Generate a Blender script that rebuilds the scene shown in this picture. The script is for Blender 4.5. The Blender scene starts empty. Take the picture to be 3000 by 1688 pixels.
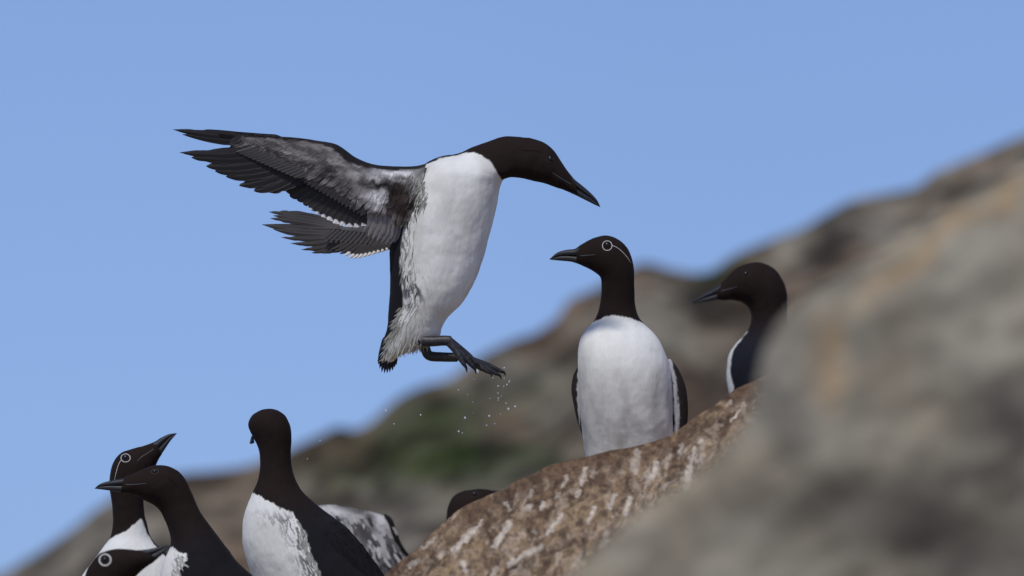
import bpy, math, random
import numpy as np
from mathutils import Vector, Matrix
from mathutils.bvhtree import BVHTree

random.seed(7); RNG = np.random.default_rng(7)
S = bpy.context.scene
COL = S.collection

# ------------------------------------------------------------------ camera
LENS, SENSOR = 500.0, 36.0
FPX = 3000 * LENS / SENSOR            # focal length in photo pixels
PITCH = math.radians(8)
CAM = Vector((0, 0, 1.6))
cd = bpy.data.cameras.new('camera'); cam = bpy.data.objects.new('camera', cd); COL.objects.link(cam)
cd.lens = LENS; cd.sensor_width = SENSOR; cd.clip_start = 0.5; cd.clip_end = 20000
cam.location = CAM; cam.rotation_euler = (math.pi / 2 + PITCH, 0, 0)
cd.dof.use_dof = True; cd.dof.focus_distance = 23.0; cd.dof.aperture_fstop = 5.6
S.camera = cam
# ------------------------------------------------------------------ sky and sun
VEIL = (0.0, 2.2, 1.0)
SUN_EL, SUN_AZ = math.radians(50), math.radians(196)     # azimuth clockwise from +Y (north)
w = bpy.data.worlds.new('World'); S.world = w; w.use_nodes = True
nt = w.node_tree; bg = nt.nodes['Background']
sky = nt.nodes.new('ShaderNodeTexSky'); sky.sky_type = 'NISHITA'; sky.sun_disc = False
sky.sun_elevation = SUN_EL; sky.sun_rotation = SUN_AZ; sky.altitude = 0; sky.air_density = 1.0; sky.dust_density = 0.6; sky.ozone_density = 2.0
tint = nt.nodes.new('ShaderNodeMix'); tint.data_type = 'RGBA'; tint.blend_type = 'MULTIPLY'; tint.inputs[0].default_value = 1
nt.links.new(sky.outputs[0], tint.inputs[6]); tint.inputs[7].default_value = (0.655, 0.715, 0.985, 1)
wtc = nt.nodes.new('ShaderNodeTexCoord'); veil = nt.nodes.new('ShaderNodeTexNoise'); veil.inputs['Scale'].default_value = 14; veil.inputs['Detail'].default_value = 0.5   # thin high veil
vmp = nt.nodes.new('ShaderNodeMapping'); vmp.inputs['Location'].default_value = VEIL; nt.links.new(wtc.outputs['Generated'], vmp.inputs['Vector']); nt.links.new(vmp.outputs[0], veil.inputs['Vector'])
vm = nt.nodes.new('ShaderNodeMapRange'); vm.inputs['From Min'].default_value = .3; vm.inputs['From Max'].default_value = .7; vm.inputs['To Min'].default_value = .90; vm.inputs['To Max'].default_value = 1.03
nt.links.new(veil.outputs['Fac'], vm.inputs['Value'])
vs = nt.nodes.new('ShaderNodeVectorMath'); vs.operation = 'SCALE'; nt.links.new(tint.outputs[2], vs.inputs[0]); nt.links.new(vm.outputs[0], vs.inputs['Scale'])
nt.links.new(vs.outputs[0], bg.inputs[0]); bg.inputs[1].default_value = 0.107
sd = bpy.data.lights.new('sun', 'SUN'); sd.energy = 2.25; sd.angle = math.radians(6); sd.color = (1, 0.95, 0.86)
sun = bpy.data.objects.new('sun', sd); COL.objects.link(sun)
sdir = Vector((math.sin(SUN_AZ) * math.cos(SUN_EL), math.cos(SUN_AZ) * math.cos(SUN_EL), math.sin(SUN_EL)))
sun.rotation_euler = sdir.to_track_quat('Z', 'Y').to_euler(); sun.location = CAM + sdir * 30
S.view_settings.view_transform = 'Standard'; S.view_settings.look = 'None'
S.view_settings.exposure = 0; S.view_settings.gamma = 1; S.view_settings.use_curve_mapping = False

# ------------------------------------------------------------------ helpers
FWD = Vector((0, math.cos(PITCH), math.sin(PITCH))); UP = Vector((0, -math.sin(PITCH), math.cos(PITCH)))
def P(px, py, d):
    """point d metres away that the lens shows at (px, py) of the 3000x1688 photo"""
    return CAM + FWD * d + Vector((1, 0, 0)) * ((px - 1500) / FPX * d) + UP * ((844 - py) / FPX * d)
_F, _U, _C = np.array(FWD), np.array(UP), np.array(CAM)
def PV(v, d0):
    """many (x, y, z) measured in photo pixels of a thing at d0 -> world metres; z is depth behind d0"""
    v = np.asarray(v, float); ppm = FPX / d0; d = d0 + v[:, 2] / ppm
    return _C + np.outer(d, _F) + np.outer((v[:, 0] - 1500) / FPX * d, [1, 0, 0]) + np.outer((844 - v[:, 1]) / FPX * d, _U)

def _hash(i, j, k):
    h = (i * 374761393 + j * 668265263 + k * 2147483647 * 3 + 1013904223) & 0xFFFFFFFF
    h = ((h ^ (h >> 13)) * 1274126177) & 0xFFFFFFFF
    h = ((h ^ (h >> 16)) * 2246822519) & 0xFFFFFFFF
    return ((h ^ (h >> 15)) & 0xFFFFFF) / 0xFFFFFF
def vn(x, y, z=0.0):
    x, y, z = np.broadcast_arrays(np.asarray(x, float), np.asarray(y, float), np.asarray(z, float))
    i, j, k = np.floor(x).astype(np.int64), np.floor(y).astype(np.int64), np.floor(z).astype(np.int64)
    f, g, h = x - i, y - j, z - k
    f, g, h = f * f * (3 - 2 * f), g * g * (3 - 2 * g), h * h * (3 - 2 * h)
    r = 0
    for a in (0, 1):
        for b in (0, 1):
            for c in (0, 1):
                r = r + _hash(i + a, j + b, k + c) * (f if a else 1 - f) * (g if b else 1 - g) * (h if c else 1 - h)
    return r
def fbm(x, y, z=0.0, o=4):
    r, a, t = 0, 1.0, 0
    for q in range(o):
        r = r + a * vn(np.asarray(x) * 2 ** q + 17.3 * q, np.asarray(y) * 2 ** q + 5.1 * q, np.asarray(z) * 2 ** q); t += a; a *= 0.5
    return r / t
def sst(a, b, x):
    t = np.clip((np.asarray(x, float) - a) / (b - a), 0, 1); return t * t * (3 - 2 * t)
def mix(a, b, t):
    t = np.asarray(t)[..., None] if np.ndim(t) else t
    return np.asarray(a) * (1 - t) + np.asarray(b) * t

def sdist(poly, x, y):
    """signed distance to a polygon, positive inside"""
    poly = np.asarray(poly, float); x = np.asarray(x, float); y = np.asarray(y, float)
    dm = np.full(x.shape, 1e18); ins = np.zeros(x.shape, bool)
    for a, b in zip(poly, np.roll(poly, -1, 0)):
        ex, ey = b - a; wx, wy = x - a[0], y - a[1]
        t = np.clip((wx * ex + wy * ey) / (ex * ex + ey * ey + 1e-12), 0, 1)
        dm = np.minimum(dm, (wx - ex * t) ** 2 + (wy - ey * t) ** 2)
        c = ((a[1] > y) != (b[1] > y)); 
        with np.errstate(divide='ignore', invalid='ignore'):
            xi = ex * (y - a[1]) / (ey if ey else 1e-12) + a[0]
        ins ^= c & (x < xi)
    return np.where(ins, 1, -1) * np.sqrt(dm)
def pdist(line, x, y):
    line = np.asarray(line, float); dm = np.full(np.shape(x), 1e18)
    for a, b in zip(line[:-1], line[1:]):
        ex, ey = b - a; wx, wy = x - a[0], y - a[1]
        t = np.clip((wx * ex + wy * ey) / (ex * ex + ey * ey + 1e-12), 0, 1)
        dm = np.minimum(dm, (wx - ex * t) ** 2 + (wy - ey * t) ** 2)
    return np.sqrt(dm)

def crom(pts, n):
    """centripetal-ish Catmull-Rom resample of rows to n rows by arc length"""
    p = np.asarray(pts, float); m = len(p)
    if m == 2:
        t = np.linspace(0, 1, n)[:, None]; return p[0] * (1 - t) + p[1] * t
    q = np.vstack([2 * p[0] - p[1], p, 2 * p[-1] - p[-2]]); out = []
    for i in range(m - 1):
        a, b, c, d = q[i], q[i + 1], q[i + 2], q[i + 3]
        for t in np.linspace(0, 1, 16, endpoint=False):
            out.append(0.5 * (2 * b + (c - a) * t + (2 * a - 5 * b + 4 * c - d) * t * t + (3 * b - a - 3 * c + d) * t ** 3))
    out.append(p[-1]); out = np.array(out)
    L = np.r_[0, np.cumsum(np.linalg.norm(np.diff(out[:, :min(4, out.shape[1])], axis=0), axis=1))]
    s = np.linspace(0, L[-1], n)
    return np.stack([np.interp(s, L, out[:, k]) for k in range(out.shape[1])], 1)

class Geo:
    """vertices in photo-pixel space plus colour and feather coordinates; built as one mesh"""
    def __init__(self): self.v = []; self.f = []; self.c = []; self.u = []; self.n = 0
    def add(self, v, f, c=None, u=None):
        v = np.asarray(v, float); k = len(v)
        c = np.zeros((k, 3)) + 0.1 if c is None else (np.zeros((k, 3)) + np.asarray(c, float))
        u = v[:, :2] if u is None else np.asarray(u, float)
        self.v.append(v); self.c.append(c); self.u.append(u)
        self.f += [tuple(i + self.n for i in q) for q in f]; self.n += k
    def V(self): return np.vstack(self.v)
    def bvh(self): return BVHTree.FromPolygons([tuple(a) for a in self.V()], self.f)
    def build(self, name, mat, d0, parent=None, origin=None, flat=False):
        W = PV(self.V(), d0)
        o0 = np.array(origin) if origin is not None else (np.array(parent.matrix_world.translation) if parent is not None else W.mean(0))
        me = bpy.data.meshes.new(name); me.from_pydata([tuple(a) for a in (W - o0)], [], self.f)
        C = np.vstack(self.c); U = np.vstack(self.u)
        at = me.color_attributes.new('col', 'FLOAT_COLOR', 'POINT')
        at.data.foreach_set('color', np.c_[np.clip(C, 0, 1), np.ones(len(C))].ravel().astype(np.float32))
        au = me.attributes.new('fuv', 'FLOAT_VECTOR', 'POINT')
        au.data.foreach_set('vector', np.c_[U, np.zeros(len(U))].ravel().astype(np.float32))
        me.materials.append(mat)
        if not flat: me.polygons.foreach_set('use_smooth', [True] * len(me.polygons))
        o = bpy.data.objects.new(name, me); COL.objects.link(o)
        if parent is not None:
            o.parent = parent; o.location = Vector(o0) - parent.matrix_world.translation if origin is not None else (0, 0, 0)
        else: o.location = o0
        me.validate()
        bpy.context.view_layer.update()
        return o

def grid_faces(nr, nc, closed=False, off=0):
    f = []
    for i in range(nr - 1):
        for j in range(nc if closed else nc - 1):
            a, b = i * nc + j, i * nc + (j + 1) % nc
            f.append((off + a, off + b, off + b + nc, off + a + nc))
    return f

def loft(g, pairs, nr, nc, colf, expo=1.0, bump=0.0, caps=True, seed=0.0):
    """pairs: (Lx, Ly, Rx, Ry, depth radius, depth centre). Elliptic rings spanning L to R."""
    p = crom([tuple(q) + (0,) * (6 - len(q)) for q in pairs], nr)
    t = np.linspace(0, 2 * np.pi, nc, endpoint=False)
    ct, st = np.cos(t), np.sin(t)
    if expo != 1.0: ct = np.sign(ct) * np.abs(ct) ** expo; st = np.sign(st) * np.abs(st) ** expo
    C = (p[:, :2] + p[:, 2:4]) / 2; A = (p[:, 2:4] - p[:, :2]) / 2
    X = C[:, 0:1] + A[:, 0:1] * ct; Y = C[:, 1:2] + A[:, 1:2] * ct; Z = p[:, 5:6] + np.maximum(p[:, 4:5], 0.5) * st
    arc = np.r_[0, np.cumsum(np.linalg.norm(np.diff(C, axis=0), axis=1))]
    rad = (np.linalg.norm(A, axis=1) + p[:, 4]) / 2
    Su = np.repeat(arc[:, None], nc, 1); Tv = rad[:, None] * (t[None, :] - np.pi)
    if bump:
        n = (fbm(X / 38 + seed, Y / 60, Z / 38, 3) - 0.5) * bump
        l = np.maximum(np.linalg.norm(A, axis=1), 1)[:, None]
        X = X + n * A[:, 0:1] / l * ct; Y = Y + n * A[:, 1:2] / l * ct; Z = Z + n * st
    v = np.stack([X.ravel(), Y.ravel(), Z.ravel()], 1)
    f = grid_faces(nr, nc, True)
    col = colf(X, Y, Z - p[:, 5:6], Su, np.broadcast_to(t, X.shape)).reshape(-1, 3) if callable(colf) else np.zeros((len(v), 3)) + colf
    u = np.stack([Su.ravel(), Tv.ravel()], 1)
    if caps:
        v = np.vstack([v, v[:nc].mean(0), v[-nc:].mean(0)]); k = nr * nc
        col = np.vstack([col, col[0], col[-nc]]); u = np.vstack([u, u[0], u[-nc]])
        f += [(k, (j + 1) % nc, j) for j in range(nc)]
        o = (nr - 1) * nc
        f += [(k + 1, o + j, o + (j + 1) % nc) for j in range(nc)]
    g.add(v, f, col, u)

def tube(g, path, radii, colf, n=None, nc=12, flat=1.0):
    """round limb through path points (x, y, z) with a radius each; flat squashes its depth"""
    n = n or 8 * len(path)
    p = crom([tuple(a) + (r,) for a, r in zip(path, radii)], n); c = p[:, :3]; r = np.maximum(p[:, 3], 0.15)
    T = np.gradient(c, axis=0); T /= np.linalg.norm(T, axis=1)[:, None] + 1e-9
    zax = np.array([0, 0, 1.0]); N = np.cross(T, zax); bad = np.linalg.norm(N, axis=1) < 0.2; N[bad] = np.cross(T[bad], [1, 0, 0])
    N /= np.linalg.norm(N, axis=1)[:, None]; B = np.cross(T, N)
    t = np.linspace(0, 2 * np.pi, nc, endpoint=False)
    v = c[:, None] + r[:, None, None] * (N[:, None] * np.cos(t)[None, :, None] + flat * B[:, None] * np.sin(t)[None, :, None])
    v = v.reshape(-1, 3); f = grid_faces(n, nc, True)
    v = np.vstack([v, c[0] - T[0] * r[0] * 0.5, c[-1] + T[-1] * r[-1] * 0.5]); k = n * nc
    f += [(k, (j + 1) % nc, j) for j in range(nc)] + [(k + 1, k - nc + j, k - nc + (j + 1) % nc) for j in range(nc)]
    g.add(v, f, colf(v[:, 0], v[:, 1]) if callable(colf) else colf)

def feather(g, base, tip, wid, colf, bend=0.0, camber=1.5, point=0.0, nu=18, nv=7, thick=0.5, blunt=0.0, twist=0.0, fray=0.0):
    """one feather: a thin closed cambered blade with a raised shaft; colf(u along, v across -1..1, x, y)"""
    b, t = np.asarray(base, float), np.asarray(tip, float)
    ax = t - b; L = np.linalg.norm(ax[:2]); side = np.array([-ax[1], ax[0], 0]) / (L + 1e-9)
    u = np.linspace(0, 1, nu) ** 0.85; v = np.linspace(-1, 1, nv)
    U, Vv = np.meshgrid(u, v, indexing='ij')
    wp = np.clip(np.minimum(U / 0.12, 1), 0.12, 1) * (1 - (np.clip((U - 0.55 - 0.37 * blunt) / (0.45 - 0.37 * blunt), 0, 1)) ** (2.6 - 1.4 * point)) ** (0.55 + 0.5 * point)
    if fray: wp = wp * (1 - fray * np.clip(vn(U * 16 + b[0], np.sign(Vv) * 3 + b[1], 2) - .35, 0, 1) * sst(.35, .9, U))
    wp = np.maximum(wp, 0.04)
    cen = b[None, None] + ax[None, None] * U[..., None] + side * (bend * L * 4 * (U * (1 - U)))[..., None]
    off = Vv * wp * wid / 2
    pos = cen + side * off[..., None]
    pos[..., 2] += camber * (Vv ** 2) + twist * wid * 0.5 * Vv - np.exp(-(Vv / 0.12) ** 2) * 0.7
    top = pos.reshape(-1, 3); bot = top + [0, 0, thick]
    f = grid_faces(nu, nv); k = nu * nv
    f2 = [tuple(k + i for i in reversed(q)) for q in f]
    rim = [j for j in range(nv)] + [i * nv + nv - 1 for i in range(1, nu)] + [(nu - 1) * nv + j for j in range(nv - 2, -1, -1)] + [i * nv for i in range(nu - 2, 0, -1)]
    f3 = [(rim[q], rim[(q + 1) % len(rim)], k + rim[(q + 1) % len(rim)], k + rim[q]) for q in range(len(rim))]
    c = colf(U, Vv, pos[..., 0], pos[..., 1]).reshape(-1, 3) if callable(colf) else np.zeros((k, 3)) + colf
    barb = np.stack([(U * L + np.abs(Vv) * wid * 0.5).ravel(), (Vv * 2).ravel()], 1)
    g.add(np.vstack([top, bot]), f + f2 + f3, np.vstack([c, c]), np.vstack([barb, barb]))

# ------------------------------------------------------------------ materials
def mk(name, rough=0.7, bump=0.0, bscale=(0.03, 0.25), var=0.12, spec=0.3, sheen=0.0, coat=0.0, bdist=0.001, trans=0.0):
    m = bpy.data.materials.new(name); m.use_nodes = True; n = m.node_tree; L = n.links
    b = n.nodes['Principled BSDF']; b.inputs['Roughness'].default_value = rough; b.inputs['Specular IOR Level'].default_value = spec
    if sheen: b.inputs['Sheen Weight'].default_value = sheen; b.inputs['Sheen Roughness'].default_value = 0.4
    if coat: b.inputs['Coat Weight'].default_value = coat; b.inputs['Coat Roughness'].default_value = 0.25
    a = n.nodes.new('ShaderNodeAttribute'); a.attribute_name = 'col'
    u = n.nodes.new('ShaderNodeAttribute'); u.attribute_name = 'fuv'
    mp = n.nodes.new('ShaderNodeMapping'); mp.inputs['Scale'].default_value = (bscale[0], bscale[1], 1); L.new(u.outputs['Vector'], mp.inputs['Vector'])
    no = n.nodes.new('ShaderNodeTexNoise'); no.inputs['Scale'].default_value = 1; no.inputs['Detail'].default_value = 5; L.new(mp.outputs[0], no.inputs['Vector'])
    mr = n.nodes.new('ShaderNodeMapRange'); mr.inputs['From Min'].default_value = 0.25; mr.inputs['From Max'].default_value = 0.75
    mr.inputs['To Min'].default_value = 1 - var; mr.inputs['To Max'].default_value = 1 + var; L.new(no.outputs['Fac'], mr.inputs['Value'])
    mu = n.nodes.new('ShaderNodeVectorMath'); mu.operation = 'SCALE'; L.new(a.outputs['Color'], mu.inputs[0]); L.new(mr.outputs[0], mu.inputs['Scale'])
    L.new(mu.outputs[0], b.inputs['Base Color'])
    if bump:
        iso = n.nodes.new('ShaderNodeTexNoise'); iso.inputs['Scale'].default_value = 0.055; iso.inputs['Detail'].default_value = 3; L.new(u.outputs['Vector'], iso.inputs['Vector'])
        ad = n.nodes.new('ShaderNodeMath'); ad.operation = 'MULTIPLY_ADD'; ad.inputs[1].default_value = 0.9 if name == 'plumage' else 0.3; L.new(iso.outputs['Fac'], ad.inputs[0]); L.new(no.outputs['Fac'], ad.inputs[2])
        bp = n.nodes.new('ShaderNodeBump'); bp.inputs['Strength'].default_value = bump; bp.inputs['Distance'].default_value = bdist
        L.new(ad.outputs[0], bp.inputs['Height']); L.new(bp.outputs[0], b.inputs['Normal'])
    if trans:
        tr = n.nodes.new('ShaderNodeBsdfTranslucent'); L.new(mu.outputs[0], tr.inputs['Color'])
        ms = n.nodes.new('ShaderNodeMixShader'); ms.inputs[0].default_value = trans
        L.new(b.outputs[0], ms.inputs[1]); L.new(tr.outputs[0], ms.inputs[2]); L.new(ms.outputs[0], n.nodes['Material Output'].inputs['Surface'])
    return m
M_PLUM = mk('plumage', 0.85, 0.4, (0.05, 0.2), 0.05, 0.12, bdist=0.0009, sheen=0.015)
M_DOWN = mk('loose_white_feathers', 0.9, 0, (0.05, 0.3), 0.05, 0.1, trans=0.65)
M_FEATH = mk('flight_feathers', 0.62, 0.3, (0.5, 0.6), 0.10, 0.3, bdist=0.0004, trans=0.12)
M_BEAK = mk('horn_beak', 0.5, 0.3, (0.03, 0.2), 0.15, 0.35, bdist=0.0005)
M_SKIN = mk('foot_skin', 0.45, 0.6, (0.25, 0.25), 0.25, 0.4, bdist=0.0008)
M_EYE = mk('wet_eye', 0.22, 0, (1, 1), 0.0, 0.35)
M_LINE = mk('white_bridle_feathers', 0.8, 0.2, (0.3, 0.3), 0.05, 0.2)
M_ROCK = mk('brown_ledge_rock', 0.9, 0.8, (0.07, 0.07), 0.25, 0.2, bdist=0.006)
M_BOULD = mk('grey_lichen_rock', 0.9, 0.7, (0.02, 0.02), 0.2, 0.2, bdist=0.006)
M_HILL = mk('grassy_hill_rock', 0.95, 0.6, (0.02, 0.02), 0.2, 0.1, bdist=0.03)
M_DROP = bpy.data.materials.new('water_drop'); M_DROP.use_nodes = True
_b = M_DROP.node_tree.nodes['Principled BSDF']; _b.inputs['Base Color'].default_value = (0.95, 0.97, 1, 1); _b.inputs['Roughness'].default_value = 0.03
_b.inputs['IOR'].default_value = 1.33; _b.inputs['Transmission Weight'].default_value = 0.55

HEAD = np.array((0.0165, 0.0105, 0.0088)); BACK = np.array((0.0120, 0.0112, 0.0135)); WHITE = np.array((0.790, 0.792, 0.745))
BEAKC = np.array((0.020, 0.022, 0.027)); SKINC = np.array((0.030, 0.029, 0.031))

def root(name, px, py, d, label, group='guillemots on the sea cliff', cat='bird'):
    o = bpy.data.objects.new(name, None); COL.objects.link(o); o.location = P(px, py, d); o.empty_display_size = 0.05
    o['label'] = label; o['category'] = cat
    if group: o['group'] = group
    bpy.context.view_layer.update(); return o

def plumage(white_poly, edge=3.0, ragged=6.0, streaks=None, front_only=False, neck_y=None, back_col=BACK, head_at=None, soil=(0, 1), grey=0.0, dark_far=None, seed=0.0):
    """vertex colours: white inside the polygon, with a feathery edge; dark brown head fading to blacker back"""
    def f(X, Y, Z, s, t):
        d = sdist(white_poly, X, Y)
        if front_only: d = np.where(Z > 0, np.minimum(d, -Z * 0.8 + 6), d)
        d = d + (fbm(X / 9 + seed, Y / 22, Z / 9, 3) - 0.5) * ragged
        wht = sst(-edge, edge, d)
        if head_at is not None:
            hb = sst(-60, 90, (Y - head_at[1]) * head_at[3] + (X - head_at[0]) * head_at[2])
        else: hb = 0 * X
        dark = mix(HEAD, back_col, hb) * (0.9 + 0.3 * fbm(X / 30, Y / 30, Z / 30, 3))[..., None]
        greying = grey * sst(.35, .75, fbm(X / 55 + 3 + seed, Y / 130, Z / 60, 4)) * (0.35 + 0.65 * sst(soil[0], soil[1], Y)); wcol = WHITE * (1 - greying[..., None] * np.array((.34, .36, .38)))  # mottled greying of the white feathers, deepening lower down
        c = mix(dark, wcol, wht)
        if streaks is not None:
            lam = streaks(X, Y, Z, d)
            c = mix(c, np.array((0.13, 0.13, 0.14)), np.clip(lam, 0, 1) * wht)
        return c
    return f

def beak(r, d, culmen, gonys, w0, frac=0.52, zc=0.0, name='beak', nr=34, split=True, gape=None, bv=None, ztip=None):
    C, G = crom(culmen, nr), crom(gonys, nr); u = np.linspace(0, 1, nr); Mid = C + (G - C) * (frac + 0.02 * np.sin(u * 6))[:, None]
    zt = zc if ztip is None else ztip
    wd = w0 * (1 - u) ** 0.75 + 1.0; z = zc + (zt - zc) * u
    g = Geo(); loft(g, [(C[i, 0], C[i, 1], Mid[i, 0], Mid[i, 1] + 0.6, wd[i], z[i]) for i in range(nr)], nr * 2, 20,
                    lambda X, Y, Z, s, t: BEAKC * (0.8 + 0.7 * fbm(s / 14, t * 2, 0, 3))[..., None], expo=0.9)
    up = g.build(name, M_BEAK, d, r)
    g = Geo(); loft(g, [(Mid[i, 0], Mid[i, 1] - 1.5 * (1 - u[i]), G[i, 0], G[i, 1], wd[i] * 0.84, z[i]) for i in range(nr)], nr * 2, 20,
                    lambda X, Y, Z, s, t: BEAKC * (0.75 + 0.6 * fbm(s / 14 + 5, t * 2, 0, 3))[..., None], expo=0.9)
    g.build('lower_mandible', M_BEAK, d, up)
    if gape is not None and bv is not None:
        g = Geo(); onskin_tube(g, bv, gape, [0.4] + [1.3] * (len(gape) - 2) + [1.6], (0.075, 0.075, 0.082), lift=0.2); g.build('gape_line', M_BEAK, d, up)
    return up

def surf_z(bv, x, y, default=-30.0):
    h = bv.ray_cast(Vector((x, y, -600)), Vector((0, 0, 1)))
    return h[0].z if h[0] is not None else default
def onskin_tube(g, bv, pts, radii, col, lift=0.8, flat=0.7):
    p = crom([tuple(q) + (r,) for q, r in zip(pts, radii)], 10 * len(pts)); last = None; path = []
    for q in p:
        z = surf_z(bv, q[0], q[1], last if last is not None else -30); last = z; path.append((q[0], q[1], z - lift))
    path = np.array(path); path[:, 2] = np.convolve(np.pad(path[:, 2], 2, 'edge'), np.ones(5) / 5, 'valid')
    tube(g, [tuple(a) for a in path], [q[2] for q in p], col, n=len(path), nc=8, flat=flat)

def eye(r, d, bv, x, y, rad, ring=None, line=None, ringcol=(0.72, 0.72, 0.70), iris=None, rw=0.9, squash=1.0, lidcol=(0.035, 0.028, 0.026)):
    z = surf_z(bv, x, y); n = 24; g = Geo()
    th = np.linspace(0, np.pi, n); ph = np.linspace(0, 2 * np.pi, n, endpoint=False)
    v = np.array([(x + rad * math.sin(a) * math.cos(b), y + rad * squash * math.sin(a) * math.sin(b), z + rad * 0.30 - rad * 0.62 * math.cos(a)) for a in th for b in ph])
    rr = np.hypot(v[:, 0] - x, v[:, 1] - y)
    c = np.zeros((len(v), 3)) + 0.006
    if iris is not None: c = mix(np.zeros(3) + 0.006, np.array(iris), sst(rad * 0.55, rad * 0.65, rr))
    g.add(v, grid_faces(n, n, True), c); e = g.build('eye', M_EYE, d, r)
    k = ring if ring else rad * 1.12
    g = Geo(); a = np.linspace(0, 2 * np.pi, 41)
    onskin_tube(g, bv, [(x + k * math.cos(q), y + k * squash * math.sin(q)) for q in a], [rw if ring else 1.1] * 41, ringcol if ring else lidcol, lift=0.6)
    g.build('eye_ring', M_LINE if ring else M_PLUM, d, e)
    if line:
        g = Geo(); onskin_tube(g, bv, line, [rw] + [rw * 0.85] * (len(line) - 2) + [rw * 0.35], ringcol, lift=0.4); g.build('bridle_stripe', M_LINE, d, r)
    return e

def foot(g, ankle, tips, rad, web=True, knob=True):
    """three webbed toes from an ankle point; tips listed outer to inner"""
    a = np.array(ankle, float); lines = []
    for t in tips:
        t = np.array(t, float); m1 = a + (t - a) * 0.4 + [0, -rad * 0.25, 0]; m2 = a + (t - a) * 0.72 + [0, -rad * 0.2, 0]
        path = [a, m1, m2, t]; tube(g, path, [rad, rad * 0.78, rad * 0.72, rad * 0.45], lambda X, Y: SKINC * (0.45 + 1.5 * vn(X / 4, Y / 4) ** 1.5)[:, None], nc=12)
        d = (t - a) / np.linalg.norm(t - a)
        tube(g, [t - d * 1, t + d * rad * 0.8 + [0, rad * 0.1, 0], t + d * rad * 1.1 + [0, rad * 0.9, 0]], [rad * 0.42, rad * 0.28, 0.3], (0.012, 0.012, 0.013), nc=8)
        lines.append(crom(path, 14))
    if web:
        for p, q in zip(lines[:-1], lines[1:]):
            n = 9; rows = []
            for i in range(13):
                for j in range(n):
                    f = j / (n - 1); pt = p[i] * (1 - f) + q[i] * f
                    pull = 1 - 0.10 * math.sin(math.pi * f) * (i / 12)
                    pt = a + (pt - a) * pull; rows.append(pt)
            v = np.array(rows); fs = grid_faces(13, n); k = len(v)
            v2 = v + [0, 1.6, 1.2]; g.add(np.vstack([v, v2]), fs + [tuple(k + i for i in reversed(c)) for c in fs], SKINC * 1.15)

def tufts(g, n, region, direction, L, W, col, bv, seed=1, lift=1.0, spread=0.35):
    rg = random.Random(seed); xs = [p[0] for p in region]; ys = [p[1] for p in region]; k = 0; tries = 0
    while k < n and tries < n * 30:
        tries += 1; x, y = rg.uniform(min(xs), max(xs)), rg.uniform(min(ys), max(ys))
        if sdist(region, np.array([x]), np.array([y]))[0] < 0: continue
        z = surf_z(bv, x, y, None)
        if z is None: continue
        a = math.atan2(direction[1], direction[0]) + rg.uniform(-spread, spread); l = L * rg.uniform(0.6, 1.3)
        tx, ty = x + math.cos(a) * l, y + math.sin(a) * l
        z2 = surf_z(bv, tx, ty, z + 6)
        cc = col(x, y, rg) if callable(col) else np.array(col) * rg.uniform(0.85, 1.08)
        feather(g, (x, y, z - lift * 0.3), (tx, ty, min(z2, z + 12) - lift * rg.uniform(0.8, 3)), W * rg.uniform(0.7, 1.3), cc, bend=rg.uniform(-.08, .08), camber=0.6, point=0.9, nu=8, nv=3, thick=0.3)
        k += 1

# ================================================================== SETTING
def terrain(name, mat, d0, crest, xs, rows, colf, noise, kind='structure', label=None, cat=None, ky=0.4, nrow=220, k=300.0):
    """crest (x, y, z) curve resampled to xs points; rows: (dx, dy, dz, rough) offsets from the crest in photo px at d0"""
    c = crom(crest, xs); R = crom(rows, 6000); rows_n = nrow
    arc = np.r_[0, np.cumsum(np.linalg.norm(np.diff(R[:, :3], axis=0), axis=1))]; a0 = arc[np.argmin(np.linalg.norm(R[:, :3], axis=1))]
    q = np.linspace(np.arcsinh((arc[0] - a0) / k), np.arcsinh((arc[-1] - a0) / k), rows_n); aa = a0 + k * np.sinh(q)
    R = np.stack([np.interp(aa, arc, R[:, j]) for j in range(4)], 1)      # rows packed densely round the crest
    X = c[None, :, 0] + R[:, 0:1]; Y = c[None, :, 1] + R[:, 1:2]; Z = c[None, :, 2] + R[:, 2:3]
    nz = noise(X, Y, Z); Y = Y - nz * ky * R[:, 3:4]; Z = Z - nz * 0.8 * R[:, 3:4]
    g = Geo(); v = np.stack([X.ravel(), Y.ravel(), Z.ravel()], 1)
    g.add(v, grid_faces(rows_n, xs), colf(X, Y, Z).reshape(-1, 3), v[:, :2])
    o = g.build(name, mat, d0)
    if kind: o['kind'] = kind
    if label: o['label'] = label; o['category'] = cat
    return o

# unseen rocky ground out to the horizon, made pale to bounce warm light
n = 60; gx = np.sinh(np.linspace(-7.5, 7.5, n)) * 10; gv = [(x, y + 20, -1.9 + 0.5 * float(vn(x / 3, y / 3)) - 0.02 * min(abs(y), 60)) for y in gx for x in gx]
me = bpy.data.meshes.new('ground'); me.from_pydata(gv, [], grid_faces(n, n)); me.polygons.foreach_set('use_smooth', [True] * len(me.polygons))
mw = bpy.data.materials.new('pale_bounce_rock'); mw.use_nodes = True; bb = mw.node_tree.nodes['Principled BSDF']; bb.inputs['Roughness'].default_value = 0.9
tn = mw.node_tree.nodes.new('ShaderNodeTexNoise'); tn.inputs['Scale'].default_value = 0.8; tn.inputs['Detail'].default_value = 8
tc = mw.node_tree.nodes.new('ShaderNodeTexCoord'); mw.node_tree.links.new(tc.outputs['Object'], tn.inputs['Vector'])
rp = mw.node_tree.nodes.new('ShaderNodeValToRGB'); rp.color_ramp.elements[0].color = (0.24, 0.20, 0.155, 1); rp.color_ramp.elements[0].position = .35; rp.color_ramp.elements[1].color = (0.52, 0.47, 0.40, 1); rp.color_ramp.elements[1].position = .65
mw.node_tree.links.new(tn.outputs[0], rp.inputs[0]); mw.node_tree.links.new(rp.outputs[0], bb.inputs['Base Color'])
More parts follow.
